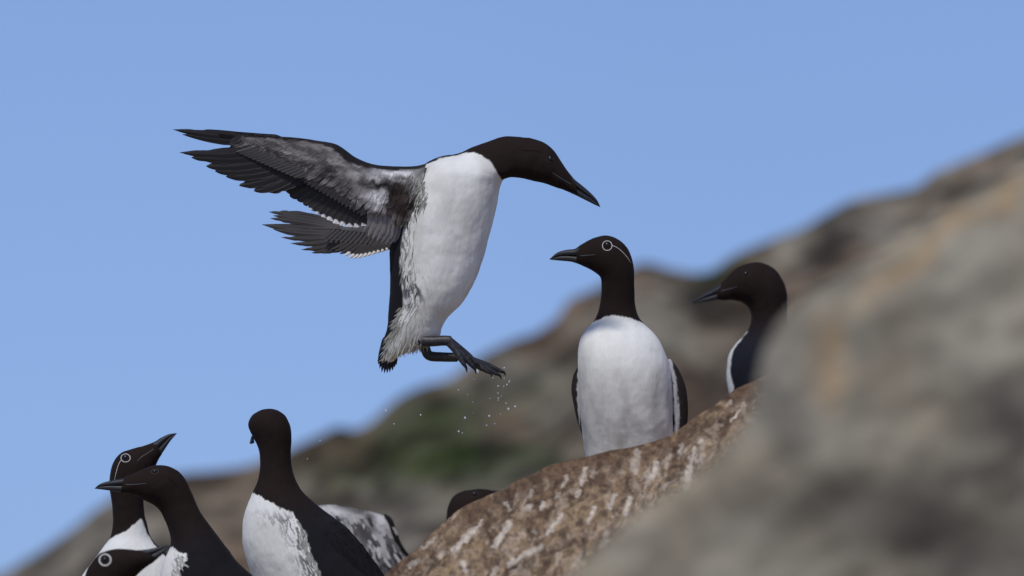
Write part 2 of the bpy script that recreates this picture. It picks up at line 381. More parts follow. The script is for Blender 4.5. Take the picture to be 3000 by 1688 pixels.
bp = mw.node_tree.nodes.new('ShaderNodeBump'); bp.inputs['Strength'].default_value = 0.6; bp.inputs['Distance'].default_value = 0.1
mw.node_tree.links.new(tn.outputs[0], bp.inputs['Height']); mw.node_tree.links.new(bp.outputs[0], bb.inputs['Normal'])
me.materials.append(mw); o = bpy.data.objects.new('ground', me); COL.objects.link(o); o['kind'] = 'structure'

# ---- far hill (about 60 m away)
HILL = [(-900, 2050), (-300, 1850), (0, 1685), (60, 1650), (116, 1619), (210, 1555), (291, 1490), (385, 1432), (524, 1388), (652, 1380), (740, 1368), (815, 1338), (909, 1293), (985, 1256), (1040, 1262), (1083, 1240),
        (1165, 1165), (1240, 1130), (1316, 1107), (1398, 1049), (1491, 1002), (1570, 975), (1631, 935), (1666, 885), (1740, 850), (1817, 805), (1887, 775), (1980, 792), (2074, 795), (2155, 746), (2272, 699), (2350, 672), (2423, 629), (2505, 583), (2590, 566), (2680, 545), (2740, 500),
        (2796, 478), (2900, 440), (3000, 402), (3300, 300), (3900, 120)]
def hill_noise(X, Y, Z):
    a = fbm(X / 260, Y / 260, Z / 400, 5) - 0.5; b = np.abs(fbm(X / 120 + 9, Y / 120, Z / 200, 4) - 0.5)
    return a * 190 - b * 90
def blob(X, Y, cx, cy, rx, ry, rot=0):
    c, s = math.cos(math.radians(rot)), math.sin(math.radians(rot))
    u = ((X - cx) * c + (Y - cy) * s) / rx; v = (-(X - cx) * s + (Y - cy) * c) / ry
    return np.exp(-(u * u + v * v))
def hill_col(X, Y, Z):
    GR, BR, GY, DG, LG = np.array((0.023, 0.037, 0.0065)), np.array((0.125, 0.088, 0.058)), np.array((0.155, 0.138, 0.105)), np.array((0.020, 0.016, 0.010)), np.array((0.24, 0.21, 0.165))
    wx = X + (fbm(X / 120, Y / 120, 3, 3) - .5) * 120; wy = Y + (fbm(X / 120, Y / 120, 8, 3) - .5) * 120
    c = mix(GY, BR, sst(0.35, 0.65, fbm(wx / 220, wy / 160, 1, 4)))
    for (x, y, rx, ry, rot, k, C) in [(1300, 1235, 200, 80, -10, .8, GR), (1090, 1330, 210, 65, -5, .65, GR), (1330, 1370, 290, 75, -8, .95, GR), (1560, 1400, 180, 60, 0, .8, GR), (1000, 1400, 150, 35, 0, .6, GR),
                                      (1560, 1130, 130, 60, -20, .35, GR), (2120, 800, 90, 45, -30, .8, GR * 1.1), (1440, 1270, 70, 50, 0, .5, DG), (1450, 1320, 60, 40, 0, .6, DG), (1440, 1045, 120, 35, -20, .7, DG),
                                      (2440, 740, 60, 70, 0, .85, DG * .8), (2060, 900, 120, 45, 0, .7, DG), (1240, 1080, 90, 30, -20, .5, DG), (990, 1262, 60, 24, 0, .9, DG), (1260, 1180, 80, 28, 0, .5, DG),
                                      (1950, 930, 90, 90, 0, .6, GY), (2050, 1050, 120, 80, 0, .7, GY), (1900, 850, 70, 40, 0, .4, GY * 1.2), (1520, 1430, 120, 50, 0, .6, LG * .7), (1180, 1410, 60, 30, 0, .3, GY),
                                      (1680, 920, 70, 40, -30, .7, BR), (1500, 1080, 90, 50, -20, .5, GY), (1400, 1150, 100, 40, 0, .3, GY), (1520, 1240, 90, 60, 0, .6, BR * 1.1), (990, 1350, 80, 40, 0, .6, BR * 1.2), (640, 1490, 300, 110, 0, .85, np.array((0.150, 0.122, 0.086))),
                                      (1230, 1500, 200, 60, 0, .6, GY), (2300, 760, 90, 50, -25, .6, GY * 1.2), (2560, 620, 150, 45, -20, .55, LG * .8), (2450, 690, 60, 30, 0, .3, LG * .8), (2880, 500, 120, 50, -25, .6, BR * .8), (2700, 600, 90, 50, 0, .5, BR * .9)]:
        c = mix(c, C, np.clip(k * 1.1 * blob(wx, wy, x, y, rx, ry, rot), 0, 1))
    c = c * (0.42 + 1.16 * sst(.28, .72, fbm(X / 110, Y / 70, Z / 150, 4)))[..., None]
    return c
# offsets: behind the crest (+z) to the base in front (-z)
terrain('hill', M_HILL, 38, [(x, y, 0) for x, y in HILL], 420,
        [(0, 1500, 9000, 1), (0, 300, 2500, 1), (0, 40, 700, .6), (0, 0, 0, .25), (0, 60, -250, .7), (0, 300, -1300, 1), (0, 900, -3600, 1), (0, 2500, -6500, 1), (0, 7000, -9500, 1)], hill_col, hill_noise, ky=.5, nrow=260, k=500.)

# ---- brown guano-streaked ledge the birds stand on (about 23 m away)
LEDGE = [(-900, 2140), (-200, 2120), (300, 2100), (700, 2060), (900, 1930), (1030, 1790), (1126, 1688), (1177, 1642), (1224, 1608), (1254, 1570), (1305, 1527), (1356, 1486), (1425, 1454), (1484, 1429), (1510, 1410), (1561, 1390),
         (1604, 1365), (1655, 1352), (1715, 1339), (1783, 1320), (1840, 1311), (1890, 1299), (1940, 1285), (1975, 1267), (2039, 1220), (2095, 1185), (2150, 1143), (2200, 1119), (2260, 1090), (2350, 1040), (2500, 960), (2900, 800), (3300, 620), (3900, 400)]
STREAK = [((2000, 1300), (1990, 1330), 7, .5), ((1960, 1340), (1950, 1370), 6, .5), ((1740, 1380), (1735, 1400), 7, .5), ((2035, 1313), (2022, 1370), 7, .9), ((2022, 1370), (2010, 1428), 13, 1), ((1924, 1358), (1911, 1402), 8, .95), ((1716, 1375), (1702, 1418), 8, .8), ((1660, 1395), (1650, 1425), 7, .6), ((1802, 1450), (1785, 1494), 7, .9),
          ((1845, 1462), (1830, 1505), 8, .9), ((1740, 1492), (1722, 1527), 8, .85), ((1645, 1508), (1604, 1566), 9, .9), ((1493, 1535), (1450, 1600), 11, .9), ((1392, 1550), (1330, 1612), 12, .9), ((1587, 1602), (1540, 1622), 10, .8), ((1530, 1630), (1490, 1652), 9, .9),
          ((1592, 1478), (1586, 1486), 8, .95), ((1554, 1482), (1542, 1494), 9, .8), ((1414, 1527), (1400, 1544), 7, .8), ((1480, 1475), (1492, 1492), 8, .6), ((1356, 1650), (1364, 1672), 9, .8), ((2054, 1290), (2048, 1298), 6, .8), ((2159, 1209), (2142, 1233), 5, .8),
          ((2138, 1180), (2132, 1184), 8, .5), ((1868, 1328), (1858, 1378), 15, .55), ((1270, 1580), (1240, 1606), 8, .7), ((1700, 1440), (1690, 1452), 6, .6), ((1640, 1448), (1628, 1458), 6, .6), ((1334, 1508), (1324, 1518), 6, .6), ((1560, 1440), (1552, 1452), 7, .5),
          ((2075, 1400), (2065, 1420), 6, .5), ((1780, 1560), (1760, 1600), 9, .5), ((1700, 1620), (1680, 1660), 9, .4), ((1225, 1640), (1200, 1660), 8, .6), ((1455, 1665), (1440, 1690), 9, .6), ((1640, 1620), (1632, 1650), 8, .5), ((2180, 1180), (2150, 1225), 5, .5), ((1296, 1620), (1290, 1630), 9, .5)]
def ledge_col(X, Y, Z):
    BR, TAN, DK, OC, GU = np.array((0.142, 0.088, 0.052)), np.array((0.280, 0.195, 0.116)), np.array((0.065, 0.040, 0.027)), np.array((0.27, 0.19, 0.105)), np.array((0.56, 0.48, 0.385))
    cy = np.interp(X.ravel(), [p[0] for p in LEDGE], [p[1] for p in LEDGE]).reshape(X.shape); dep = Y - cy
    sx = X + 0.35 * Y + (fbm(X / 50, Y / 50, 21, 3) - .5) * 60              # slanting run-off direction
    t = fbm(X / 60, Y / 60, 2, 5) + sst(0, 170, dep) * 0.24 - 0.13
    c = mix(BR, TAN, sst(0.40, 0.66, t))
    c = mix(c, OC, 0.55 * sst(0.54, 0.72, fbm(sx / 34, Y / 40, 5, 4)) * sst(20, 120, dep))
    c = mix(c, DK, 0.70 * sst(0.53, 0.70, fbm(sx / 26, Y / 30, 9, 5)))
    c = mix(c, np.array((.38, .29, .20)), 0.7 * sst(0.53, 0.68, fbm(sx / 20, Y / 28, 14, 4)) * sst(8, 80, dep))
    c = mix(c, GU * .85, 0.6 * sst(0.56, 0.70, fbm(sx / 9, Y / 22, 31, 4)) * sst(.40, .6, fbm(X / 90, Y / 90, 51, 2)) * sst(10, 110, dep))
    c = mix(c, DK, 0.5 * sst(0.53, 0.68, fbm(sx / 12, Y / 16, 41, 3)))
    wx = X + (fbm(X / 9, Y / 9, 4, 3) - .5) * 14; wy = Y + (fbm(X / 14, Y / 14, 6, 3) - .5) * 16
    for a, b, r, k in STREAK:
        c = mix(c, GU, k * (1 - sst(r * 0.4, r * 1.15, pdist([a, b], wx, wy))))
    return c * (0.58 + 0.84 * fbm(X / 9, Y / 9, 3, 4))[..., None]
def ledge_noise(X, Y, Z):
    return (fbm(X / 120, Y / 120, Z / 160, 5) - .5) * 60 + (fbm((X + .3 * Y) / 34, Y / 44, Z / 40, 4) - .5) * 34 - np.abs(fbm(X / 40 + 5, Y / 40, Z / 50, 3) - .5) * 24 + (fbm(X / 12, Y / 12, Z / 20, 3) - .5) * 12
terrain('rock_ledge', M_ROCK, 22.3, [(x, y, 0) for x, y in LEDGE if -300 < x < 3400], 1000,
        [(0, 900, 6000, 1), (0, 190, 2400, 1), (0, 130, 1400, .6), (0, 115, 600, .6), (0, 95, 250, .6), (0, 40, 60, .35), (0, 0, 0, .16), (-6, 30, -45, .35), (-14, 80, -160, .7), (-34, 200, -480, .8), (-70, 420, -1100, 1), (-100, 900, -2300, 1), (-100, 2200, -4000, 1)], ledge_col, ledge_noise, nrow=460, k=230.)

# ---- near boulder, far out of focus (about 16 m away)
BOULD = [(1150, 2300), (1380, 2000), (1560, 1800), (1666, 1690), (1724, 1630), (1782, 1570), (1864, 1505), (1980, 1430), (2097, 1335), (2168, 1262), (2205, 1190), (2222, 1110), (2236, 1040), (2270, 965), (2330, 895), (2410, 836), (2490, 786), (2570, 738), (2680, 672), (2796, 604), (2900, 540), (3000, 478), (3200, 360), (3700, 60)]
def bould_col(X, Y, Z):
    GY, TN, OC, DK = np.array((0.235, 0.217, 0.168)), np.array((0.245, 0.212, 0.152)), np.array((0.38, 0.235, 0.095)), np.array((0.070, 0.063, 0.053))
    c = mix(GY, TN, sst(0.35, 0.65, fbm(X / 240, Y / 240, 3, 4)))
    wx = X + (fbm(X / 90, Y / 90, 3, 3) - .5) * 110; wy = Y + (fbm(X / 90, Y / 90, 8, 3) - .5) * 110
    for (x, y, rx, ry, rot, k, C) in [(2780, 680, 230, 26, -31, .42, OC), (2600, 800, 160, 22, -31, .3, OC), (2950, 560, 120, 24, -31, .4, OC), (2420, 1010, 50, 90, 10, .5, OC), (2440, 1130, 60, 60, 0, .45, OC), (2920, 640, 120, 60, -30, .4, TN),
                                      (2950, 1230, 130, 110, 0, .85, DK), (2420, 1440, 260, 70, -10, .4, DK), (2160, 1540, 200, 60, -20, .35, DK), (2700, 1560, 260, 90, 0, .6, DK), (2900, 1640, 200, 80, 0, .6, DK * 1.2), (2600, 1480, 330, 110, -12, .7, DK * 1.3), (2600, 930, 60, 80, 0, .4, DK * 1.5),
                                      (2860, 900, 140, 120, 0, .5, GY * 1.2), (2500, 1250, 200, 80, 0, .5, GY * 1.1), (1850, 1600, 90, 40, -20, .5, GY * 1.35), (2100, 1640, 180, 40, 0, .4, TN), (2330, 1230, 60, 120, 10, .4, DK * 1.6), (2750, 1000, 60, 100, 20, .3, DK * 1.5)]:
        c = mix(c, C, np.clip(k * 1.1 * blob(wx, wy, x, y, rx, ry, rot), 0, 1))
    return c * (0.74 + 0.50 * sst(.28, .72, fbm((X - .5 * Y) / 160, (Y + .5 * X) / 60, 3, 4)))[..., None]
def bould_noise(X, Y, Z):
    return (fbm(X / 330, Y / 330, Z / 400, 4) - .5) * 120 - np.abs(fbm(X / 190 + 5, Y / 150, Z / 200, 3) - .5) * 70
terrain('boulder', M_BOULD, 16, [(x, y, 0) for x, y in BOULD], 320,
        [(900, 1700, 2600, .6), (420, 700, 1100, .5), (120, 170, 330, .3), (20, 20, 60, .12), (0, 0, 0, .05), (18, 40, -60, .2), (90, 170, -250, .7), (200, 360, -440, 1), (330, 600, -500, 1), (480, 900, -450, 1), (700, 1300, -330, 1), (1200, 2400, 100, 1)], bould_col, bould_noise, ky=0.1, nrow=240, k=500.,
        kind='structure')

# ================================================================== BIRDS
# ---------- the landing bird
D0 = 23.0
FL = root('guillemot', 1300, 1000, D0, 'black and white guillemot in mid air with wings raised, landing feet first')
FBODY = [(1108, 1058, 1150, 1060, 10, 0), (1113, 1038, 1176, 1040, 26, 0), (1121, 1005, 1228, 1024, 48, 0), (1130, 972, 1284, 990, 68, 0), (1135, 945, 1297, 958, 80, 0), (1138, 915, 1314, 930, 88, 0), (1141, 870, 1350, 892, 98, 0), (1142, 800, 1390, 828, 108, 0),
         (1142, 730, 1418, 748, 114, 0), (1150, 660, 1438, 672, 118, 0), (1164, 590, 1455, 600, 120, 0), (1190, 530, 1466, 553, 116, 0), (1236, 486, 1474, 530, 104, -4), (1285, 460, 1484, 524, 88, -6), (1345, 448, 1500, 520, 72, -8), (1410, 421, 1522, 521, 60, -8), (1470, 402, 1548, 526, 54, -8),
         (1530, 401, 1580, 534, 52, -8), (1583, 413, 1612, 543, 48, -8), (1618, 436, 1640, 552, 40, -8), (1642, 470, 1662, 561, 31, -8), (1664, 502, 1680, 569, 23, -8), (1684, 527, 1694, 575, 17, -8)]
FWHITE = [(1249, 481), (1293, 463), (1337, 455), (1365, 448), (1387, 447), (1409, 454), (1431, 469), (1448, 490), (1461, 512), (1471, 530), (1560, 560), (1560, 900), (1330, 1060), (1240, 1090), (1185, 1080), (1140, 1062), (1122, 1052), (1132, 1012), (1146, 974), (1166, 938), (1181, 906), (1181, 868), (1176, 820), (1171, 770), (1177, 713), (1186, 650), (1195, 604), (1208, 557), (1226, 526)]
def fl_streaks(X, Y, Z, d):
    along = (Y + 0.10 * X); across = X - 0.16 * Y
    n = fbm(across / 4.5 + fbm(X / 25, Y / 25, 5, 2) * 3, along / 20, Z / 14, 3)
    edge = np.interp(Y, [500, 600, 700, 800, 860, 910, 940], [18, 38, 50, 62, 90, 95, 10])
    left = np.interp(Y, [480, 560, 650, 760, 860, 950], [1245, 1208, 1186, 1172, 1180, 1160])
    m = 1 - sst(0, 1, (X - left) / np.maximum(edge, 1)); m = m * sst(500, 570, Y) * (1 - sst(890, 925, Y))
    low = np.exp(-((X - 1218) / 46) ** 2 - ((Y - 845) / 62) ** 2) * 0.6
    return np.clip(sst(0.46, 0.66, n + 0.14 * np.clip(m + low, 0, 1) - 0.10) * np.clip(m + low, 0, 1) * 1.0, 0, 1)
g = Geo(); loft(g, FBODY, 400, 230, plumage(FWHITE, 2.5, 7, streaks=fl_streaks, head_at=(1330, 600, -1, 0.6), grey=0.45), bump=8, seed=1)
FB = g.bvh(); g.build('body', M_PLUM, D0, FL)
# fluffy thigh and flank plumage
g = Geo()
tufts(g, 55, [(1180, 890), (1260, 880), (1250, 960), (1235, 1015), (1190, 1010), (1140, 1035), (1150, 980)], (-0.45, 1), 44, 4, lambda x, y, r: WHITE * r.uniform(1.1, 1.2), FB, seed=3, lift=.1, spread=.22)
tufts(g, 75, [(1172, 900), (1188, 890), (1176, 960), (1146, 1010), (1126, 1050), (1132, 1010), (1156, 950)], (-0.6, 1), 32, 3.6, WHITE * 1.15, FB, seed=4, lift=.5)
for i in range(120):                                                    # fringe hanging below the thigh
    x = random.uniform(1140, 1256); y = np.interp(x, [1140, 1200, 1250], [1040, 1012, 1000]) + random.uniform(-10, 2); z = random.uniform(-50, 15)
    feather(g, (x, y, z), (x - random.uniform(-4, 14), y + random.uniform(16, 32), z + random.uniform(-3, 3)), random.uniform(3, 5.5), WHITE * random.uniform(.9, 1), point=0.9, nu=8, nv=3, thick=.3)
for i in range(70):                                                     # down over the top of the near leg
    x = random.uniform(1196, 1240); y = random.uniform(966, 990); z = -66 + random.uniform(0, 12)
    feather(g, (x, y, z + 6), (x - random.uniform(-6, 10), y + random.uniform(14, 30), z), random.uniform(3, 5), WHITE * random.uniform(1, 1.12), point=0.9, nu=8, nv=3, thick=.3)
g.build('thigh_plumage', M_DOWN, D0, FL)
g = Geo()
tufts(g, 90, [(1235, 500), (1254, 520), (1228, 600), (1214, 700), (1210, 800), (1232, 880), (1186, 892), (1178, 820), (1176, 740), (1188, 650), (1204, 570)], (-0.08, 1), 34, 3.2, lambda x, y, r: mix(WHITE, np.array((0.10, 0.10, 0.11)), float(r.random() < 0.15)), FB, seed=9, spread=.3, lift=.3)
g.build('flank_plumage', M_DOWN, D0, FL)
# tail
tl = Geo()
for i, (tx, ty) in enumerate([(1108, 1068), (1112, 1080), (1118, 1091), (1126, 1094), (1134, 1094), (1142, 1091), (1150, 1086), (1156, 1077), (1161, 1070)]):
    feather(tl, (1128 + i * 3.2, 985 + i * 3, -14 + abs(i - 4) * 5 + 10), (tx, ty, -10 + abs(i - 4) * 4 + i * .7), 13, lambda U, V, x, y: np.array((0.017, 0.016, 0.018)) * (1 + .5 * np.abs(V))[..., None], point=.5)
tl.build('tail', M_FEATH, D0, FL)
beak(FL, D0, [(1672, 514), (1686, 528), (1707, 545), (1729, 564), (1749, 586), (1759, 606)], [(1672, 566), (1688, 573), (1708, 583), (1724, 591), (1742, 600), (1758, 607)], 15, 0.46, zc=-8, gape=[(1617, 505), (1632, 515), (1650, 527), (1672, 540)], bv=FB)
eye(FL, D0, FB, 1612, 467, 9.5)
g = Geo(); onskin_tube(g, FB, [(1524, 442), (1545, 441), (1570, 443), (1592, 450)], [.3, 1.2, 1.2, .3], (0.004, 0.003, 0.003), lift=0.0); g.build('eye_furrow', M_PLUM, D0, FL)

# near wing (underside towards us), swept up and back
GRL, GRM, GRD, BLK, WHG, BRB = [np.array(c) for c in ((0.29, 0.27, 0.262), (0.135, 0.122, 0.118), (0.05, 0.043, 0.041), (0.016, 0.013, 0.013), (0.82, 0.80, 0.79), (0.050, 0.034, 0.028))]
LEAD = [(506, 379), (540, 384), (636, 388), (723, 395), (798, 399), (844, 402), (894, 406), (935, 413), (978, 421), (1003, 433), (1040, 460), (1080, 478), (1118, 485), (1164, 488), (1211, 487), (1235, 484)]
def under_col(X, Y):
    X = np.asarray(X, float); Y = np.asarray(Y, float)
    c = np.zeros(X.shape + (3,)) + GRM
    wx = X + (fbm(X / 14, Y / 14, 3, 3) - .5) * 22; wy = Y + (fbm(X / 14, Y / 14, 8, 3) - .5) * 22
    for (x, y, rx, ry, rot, k, C) in [(840, 440, 110, 26, 6, .6, GRL * .8), (970, 452, 50, 30, 25, .75, GRL), (1030, 500, 45, 30, 35, .6, GRL), (1060, 570, 35, 45, 30, .5, GRL * .9), (1140, 510, 80, 17, 3, 1.1, WHG), (1190, 520, 32, 16, 20, .9, WHG),
                                      (1108, 583, 40, 24, -15, 1.0, WHG), (1120, 545, 48, 8, 12, 1.0, BLK), (1160, 572, 30, 40, 20, 1.3, BRB * .55), (1180, 605, 24, 55, 0, 1.2, BRB * .8), (1195, 535, 18, 10, 40, .6, GRM), (1000, 540, 40, 20, 35, .6, GRD), (930, 500, 50, 18, 10, .4, GRM * .8),
                                      (720, 415, 70, 14, 4, .5, GRM), (1045, 480, 25, 12, 30, .5, GRL)]:
        c = mix(c, C, np.clip(k * 1.25 * blob(wx, wy, x, y, rx, ry, rot), 0, 1))
    c = c * (0.55 + 0.9 * sst(.3, .7, fbm((X + .3 * Y) / 34, (Y - .3 * X) / 13, 7, 3)))[..., None]
    dl = pdist(LEAD, X, Y) + (fbm(X / 8, Y / 8, 1, 2) - .5) * 6
    band = np.interp(X, [600, 760, 860, 960, 1010, 1060, 1100, 1240], [8, 6, 6, 11, 24, 18, 12, 10])
    c = mix(BLK, c, sst(-2, 3, dl - band))
    c = c * (0.78 + 0.44 * fbm(X / 6, Y / 6, 2, 3))[..., None]
    return c
def wz(x, sh=-86, tip=-250):                                            # wing depth: the tip reaches towards the camera
    return np.interp(x, [500, 700, 960, 1120, 1240], [tip, tip * .82, tip * .62, sh - 26, sh + 24])
g = Geo()
ARM = [(1248, 480, 1214, 640, 26), (1222, 486, 1178, 655, 22), (1180, 488, 1135, 632, 18), (1118, 485, 1085, 598, 16), (1078, 477, 1045, 572, 14), (1040, 460, 1008, 546, 13), (1003, 433, 965, 524, 12), (975, 420, 930, 508, 11), (935, 413, 895, 495, 9), (880, 405, 846, 482, 8), (800, 399, 785, 446, 6), (740, 396, 734, 420, 4), (690, 392, 688, 402, 2.5), (640, 389, 640, 394, 1.2)]
loft(g, [a + (float(wz((a[0] + a[2]) / 2)),) for a in ARM], 170, 44, lambda X, Y, Z, s, t: np.where((Z < 2)[..., None], under_col(X, Y), BLK), bump=2)
WB = g.bvh()
rg = random.Random(5)
cov = []
for i in range(430):                                                    # small under-wing coverts in soft overlapping rows
    k = rg.random(); j = rg.uniform(0.10, 1.0); x0 = 700 + 500 * k
    ly = np.interp(x0, [p[0] for p in LEAD], [p[1] for p in LEAD]); by = np.interp(x0, [690, 740, 800, 880, 960, 1045, 1120, 1200], [400, 416, 442, 478, 512, 566, 600, 630])
    cov.append((x0, ly + (by - ly) * j, j))
cov.sort(key=lambda c: -c[2])
for x, y, j in cov:
    z = surf_z(WB, x, y, None)
    if z is None: continue
    dx, dy = (-1, 0.25 + .25 * j) if x < 900 else ((-.75, .65) if x < 1040 else ((-.45, .9) if x < 1120 else (-.3, 1)))
    l = rg.uniform(28, 44) * (0.7 + .5 * j); q = math.hypot(dx, dy); tx, ty = x + dx / q * l, y + dy / q * l
    sc = rg.uniform(.85, 1.15) * (0.42 if j > .5 and x < 1000 and rg.random() < .35 else (1.35 if j > .4 and rg.random() < .25 else 1))
    def cf(U, V, X, Y, sc=sc): return under_col(X, Y) * (sc * (0.86 + .2 * U - .16 * sst(.75, 1, np.abs(V))))[..., None]
    feather(g, (x, y, z + .3), (tx, ty, surf_z(WB, tx, ty, z + 4) - rg.uniform(.3, 1.2)), rg.uniform(13, 20), cf, nu=10, nv=7, point=.5, camber=.6, thick=.3)
NW = g.build('wing', M_FEATH, D0, FL)
def flight(parent, base, tip, wid, colf, d=D0, **k):
    g = Geo(); feather(g, base, tip, wid, colf, nu=44, nv=9, fray=.55, **k); return g.build('flight_feather', M_FEATH, d, parent)
def prim_col(dark=.026, edge=0.5, pale=0.0, ptip=None):
    def f(U, V, x, y):
        c = dark * (1.0 + edge * sst(.3, 1, V) + 1.3 * (1 - sst(.05, .55, U)) + .9 * np.exp(-(V / .1) ** 2))
        c = c[..., None] * np.array((1.0, .93, .95))
        if ptip: c = mix(c, WHG * 1.1, sst(1 - ptip - .015, 1 - ptip + .015, U + .02 * np.cos(V * 3)))
        return c
    return f
prim = [((850, 412), (507, 380), 32, .012), ((856, 420), (534, 394), 34, .016), ((862, 427), (527, 447), 36, .035), ((868, 435), (561, 462), 37, .045), ((874, 443), (604, 487), 38, .05), ((880, 451), (630, 502), 38, .055), ((888, 459), (662, 518), 39, .06), ((897, 467), (701, 544), 40, .06), ((908, 475), (744, 560), 40, .06), ((920, 483), (782, 562), 40, .06), ((932, 490), (812, 552), 36, .06)]
for i, (b, t, wd, bn) in enumerate(prim):
    flight(NW, (b[0], b[1], wz(b[0]) + 6 + i * 1.1), (t[0], t[1], wz(t[0]) + 6 + i * 1.5), wd, prim_col(.018 + .0015 * (i % 3)), bend=-bn, camber=2, point=.6 if i < 3 else .12)
sec = [((942, 490), (838, 562), 26), ((955, 497), (850, 577), 26), ((966, 505), (871, 588), 26), ((977, 512), (890, 601), 25), ((988, 520), (908, 615), 25), ((999, 528), (926, 627), 25), ((1010, 536), (943, 636), 25), ((1021, 544), (960, 645), 25), ((1032, 552), (978, 655), 25), ((1044, 560), (997, 661), 25), ((1056, 566), (1016, 665), 25), ((1068, 572), (1036, 666), 25), ((1080, 578), (1057, 663), 25)]
for i, (b, t, wd) in enumerate(sec):
    flight(NW, (b[0], b[1], wz(b[0]) + 9 + (13 - i) * .8), (t[0], t[1], wz(b[0]) + 14 + (13 - i) * 1.0), wd + 8, prim_col(.026, .9, ptip=None if i < 4 else min(.10, .018 * (i - 2.5))), bend=-.05, camber=1.2, point=.1, blunt=.8)
ter = [((1085, 585), (1066, 680)), ((1097, 590), (1078, 695)), ((1108, 596), (1092, 702)), ((1120, 600), (1105, 708)), ((1132, 604), (1117, 713)), ((1144, 606), (1130, 717)), ((1156, 610), (1143, 717)), ((1168, 612), (1156, 712)), ((1180, 616), (1168, 704))]
for i, (b, t) in enumerate(ter):
    flight(NW, (b[0], b[1], wz(b[0]) + 4 + i * 1.2), (t[0], t[1], wz(b[0]) + 18 + i * 1.2), 27, lambda U, V, x, y: (0.30 * (1 - .25 * U) * (1 - .55 * sst(.72, 1, np.abs(V))))[..., None] * np.array((1.0, .93, .92)), bend=-.07, camber=2.4, point=.35)
# frayed pale feathers bridging breast and wing
g = Geo()
for i in range(150):
    x = random.uniform(1196, 1256); y = random.uniform(494, 604)
    if x < np.interp(y, [494, 560, 640], [1205, 1192, 1182]): continue
    z = min(surf_z(WB, x, y, 0), surf_z(FB, x, y, 0)); l = random.uniform(22, 44); tx, ty = x - l * random.uniform(.25, .6), y + l * .85
    z2 = min(surf_z(WB, tx, ty, z), surf_z(FB, tx, ty, z)); wt = sst(1190, 1245, x + .35 * (560 - y)) + random.uniform(-.35, .2)
    feather(g, (x, y, z + .4), (tx, ty, z2 - 1.2), random.uniform(3.5, 7), mix(BRB * random.uniform(.6, 2), WHITE, float(np.clip(wt, 0, 1))), nu=10, nv=3, point=.8, thick=.3, camber=.6)
g.build('axillary_feathers', M_DOWN, D0, NW)
# rows of longer dark under secondary coverts
g = Geo()
for i in range(17):
    k = i / 16; x, y = 940 + 140 * k, 478 + 92 * k
    feather(g, (x, y, wz(x) - 2), (x - 62 + 40 * k, y + 52 + 12 * k, wz(x) - 1), 19, lambda U, V, X, Y: (0.040 * (1 + .8 * sst(.4, 1, V)))[..., None] * np.array((1, .92, .93)), bend=-.05, point=.15, nu=14)
for i in range(15):
    k = i / 14; x, y = 760 + 170 * k, 424 + 58 * k
    feather(g, (x, y, wz(x) - 1), (x - 70, y + 22 + 18 * k, wz(x - 60) + 1), 17, lambda U, V, X, Y: (0.085 * (1 + .7 * sst(.3, 1, V) - .4 * U))[..., None] * np.array((1, .97, .97)), bend=-.05, point=.4, nu=14)
g.build('greater_coverts', M_FEATH, D0, NW)

# far wing
g = Geo()
def fz(x): return np.interp(x, [760, 1000, 1180], [230, 150, 70])
loft(g, [(1190, 600, 1180, 730, 16, 70), (1150, 640, 1140, 726, 14, 86), (1110, 652, 1095, 718, 12, 105), (1065, 660, 1050, 716, 10, 125), (1010, 664, 1000, 706, 8, 145),], 60, 24, lambda X, Y, Z, s, t: (0.085 * (.6 + .9 * fbm(X / 9, Y / 9, 2, 3)))[..., None] * np.array((.98, .95, 1.02)))
FWM = g.build('wing', M_FEATH, D0, FL)
fp = [((1010, 668), (788, 621), .03), ((1014, 672), (800, 632), .03), ((1016, 676), (792, 640), .02), ((1020, 680), (768, 658), -.02), ((1022, 684), (800, 672), -.03), ((1026, 688), (823, 695), -.04), ((1030, 692), (851, 713), -.05), ((1034, 696), (882, 731), -.06), ((1038, 700), (912, 741), -.06), ((1044, 702), (944, 741), -.06)]
for i, (b, t, bn) in enumerate(fp):
    flight(FWM, (b[0], b[1], fz(b[0]) + 8 - i * .9), (t[0], t[1], fz(t[0]) + 4 - i * 1.2), 30 if i < 5 else 21, prim_col(.048, .5), bend=bn, camber=1.5, point=.7)
fs = [((1050 + 8.5 * i, 690 + 1.5 * i), (968 + 13.5 * i, [732, 738, 744, 750, 757, 758, 757, 754, 750, 746, 742, 738, 733][i])) for i in range(13)]
for i, (b, t) in enumerate(fs):
    flight(FWM, (b[0], b[1], fz(b[0]) - 6 - i * .8), (t[0], t[1], fz(b[0]) - 6 - i * 1.1), 17, prim_col(.042, .5, ptip=.22 if i > 2 else None), bend=-.05, camber=1.6, point=.35)
g = Geo()
for i in range(26):
    k = i / 25; x, y = 985 + 150 * k, 672 + 16 * k + 8 * (i % 2)
    feather(g, (x, y, fz(x) - 12), (x - 40 + 30 * k, y + 30, fz(x) - 13), 14, lambda U, V, X, Y: (0.075 * (1 + .6 * sst(.2, 1, V)))[..., None] * np.array((.98, .95, 1.02)), nu=10, nv=5, point=.3)
g.build('greater_coverts', M_FEATH, D0, FWM)

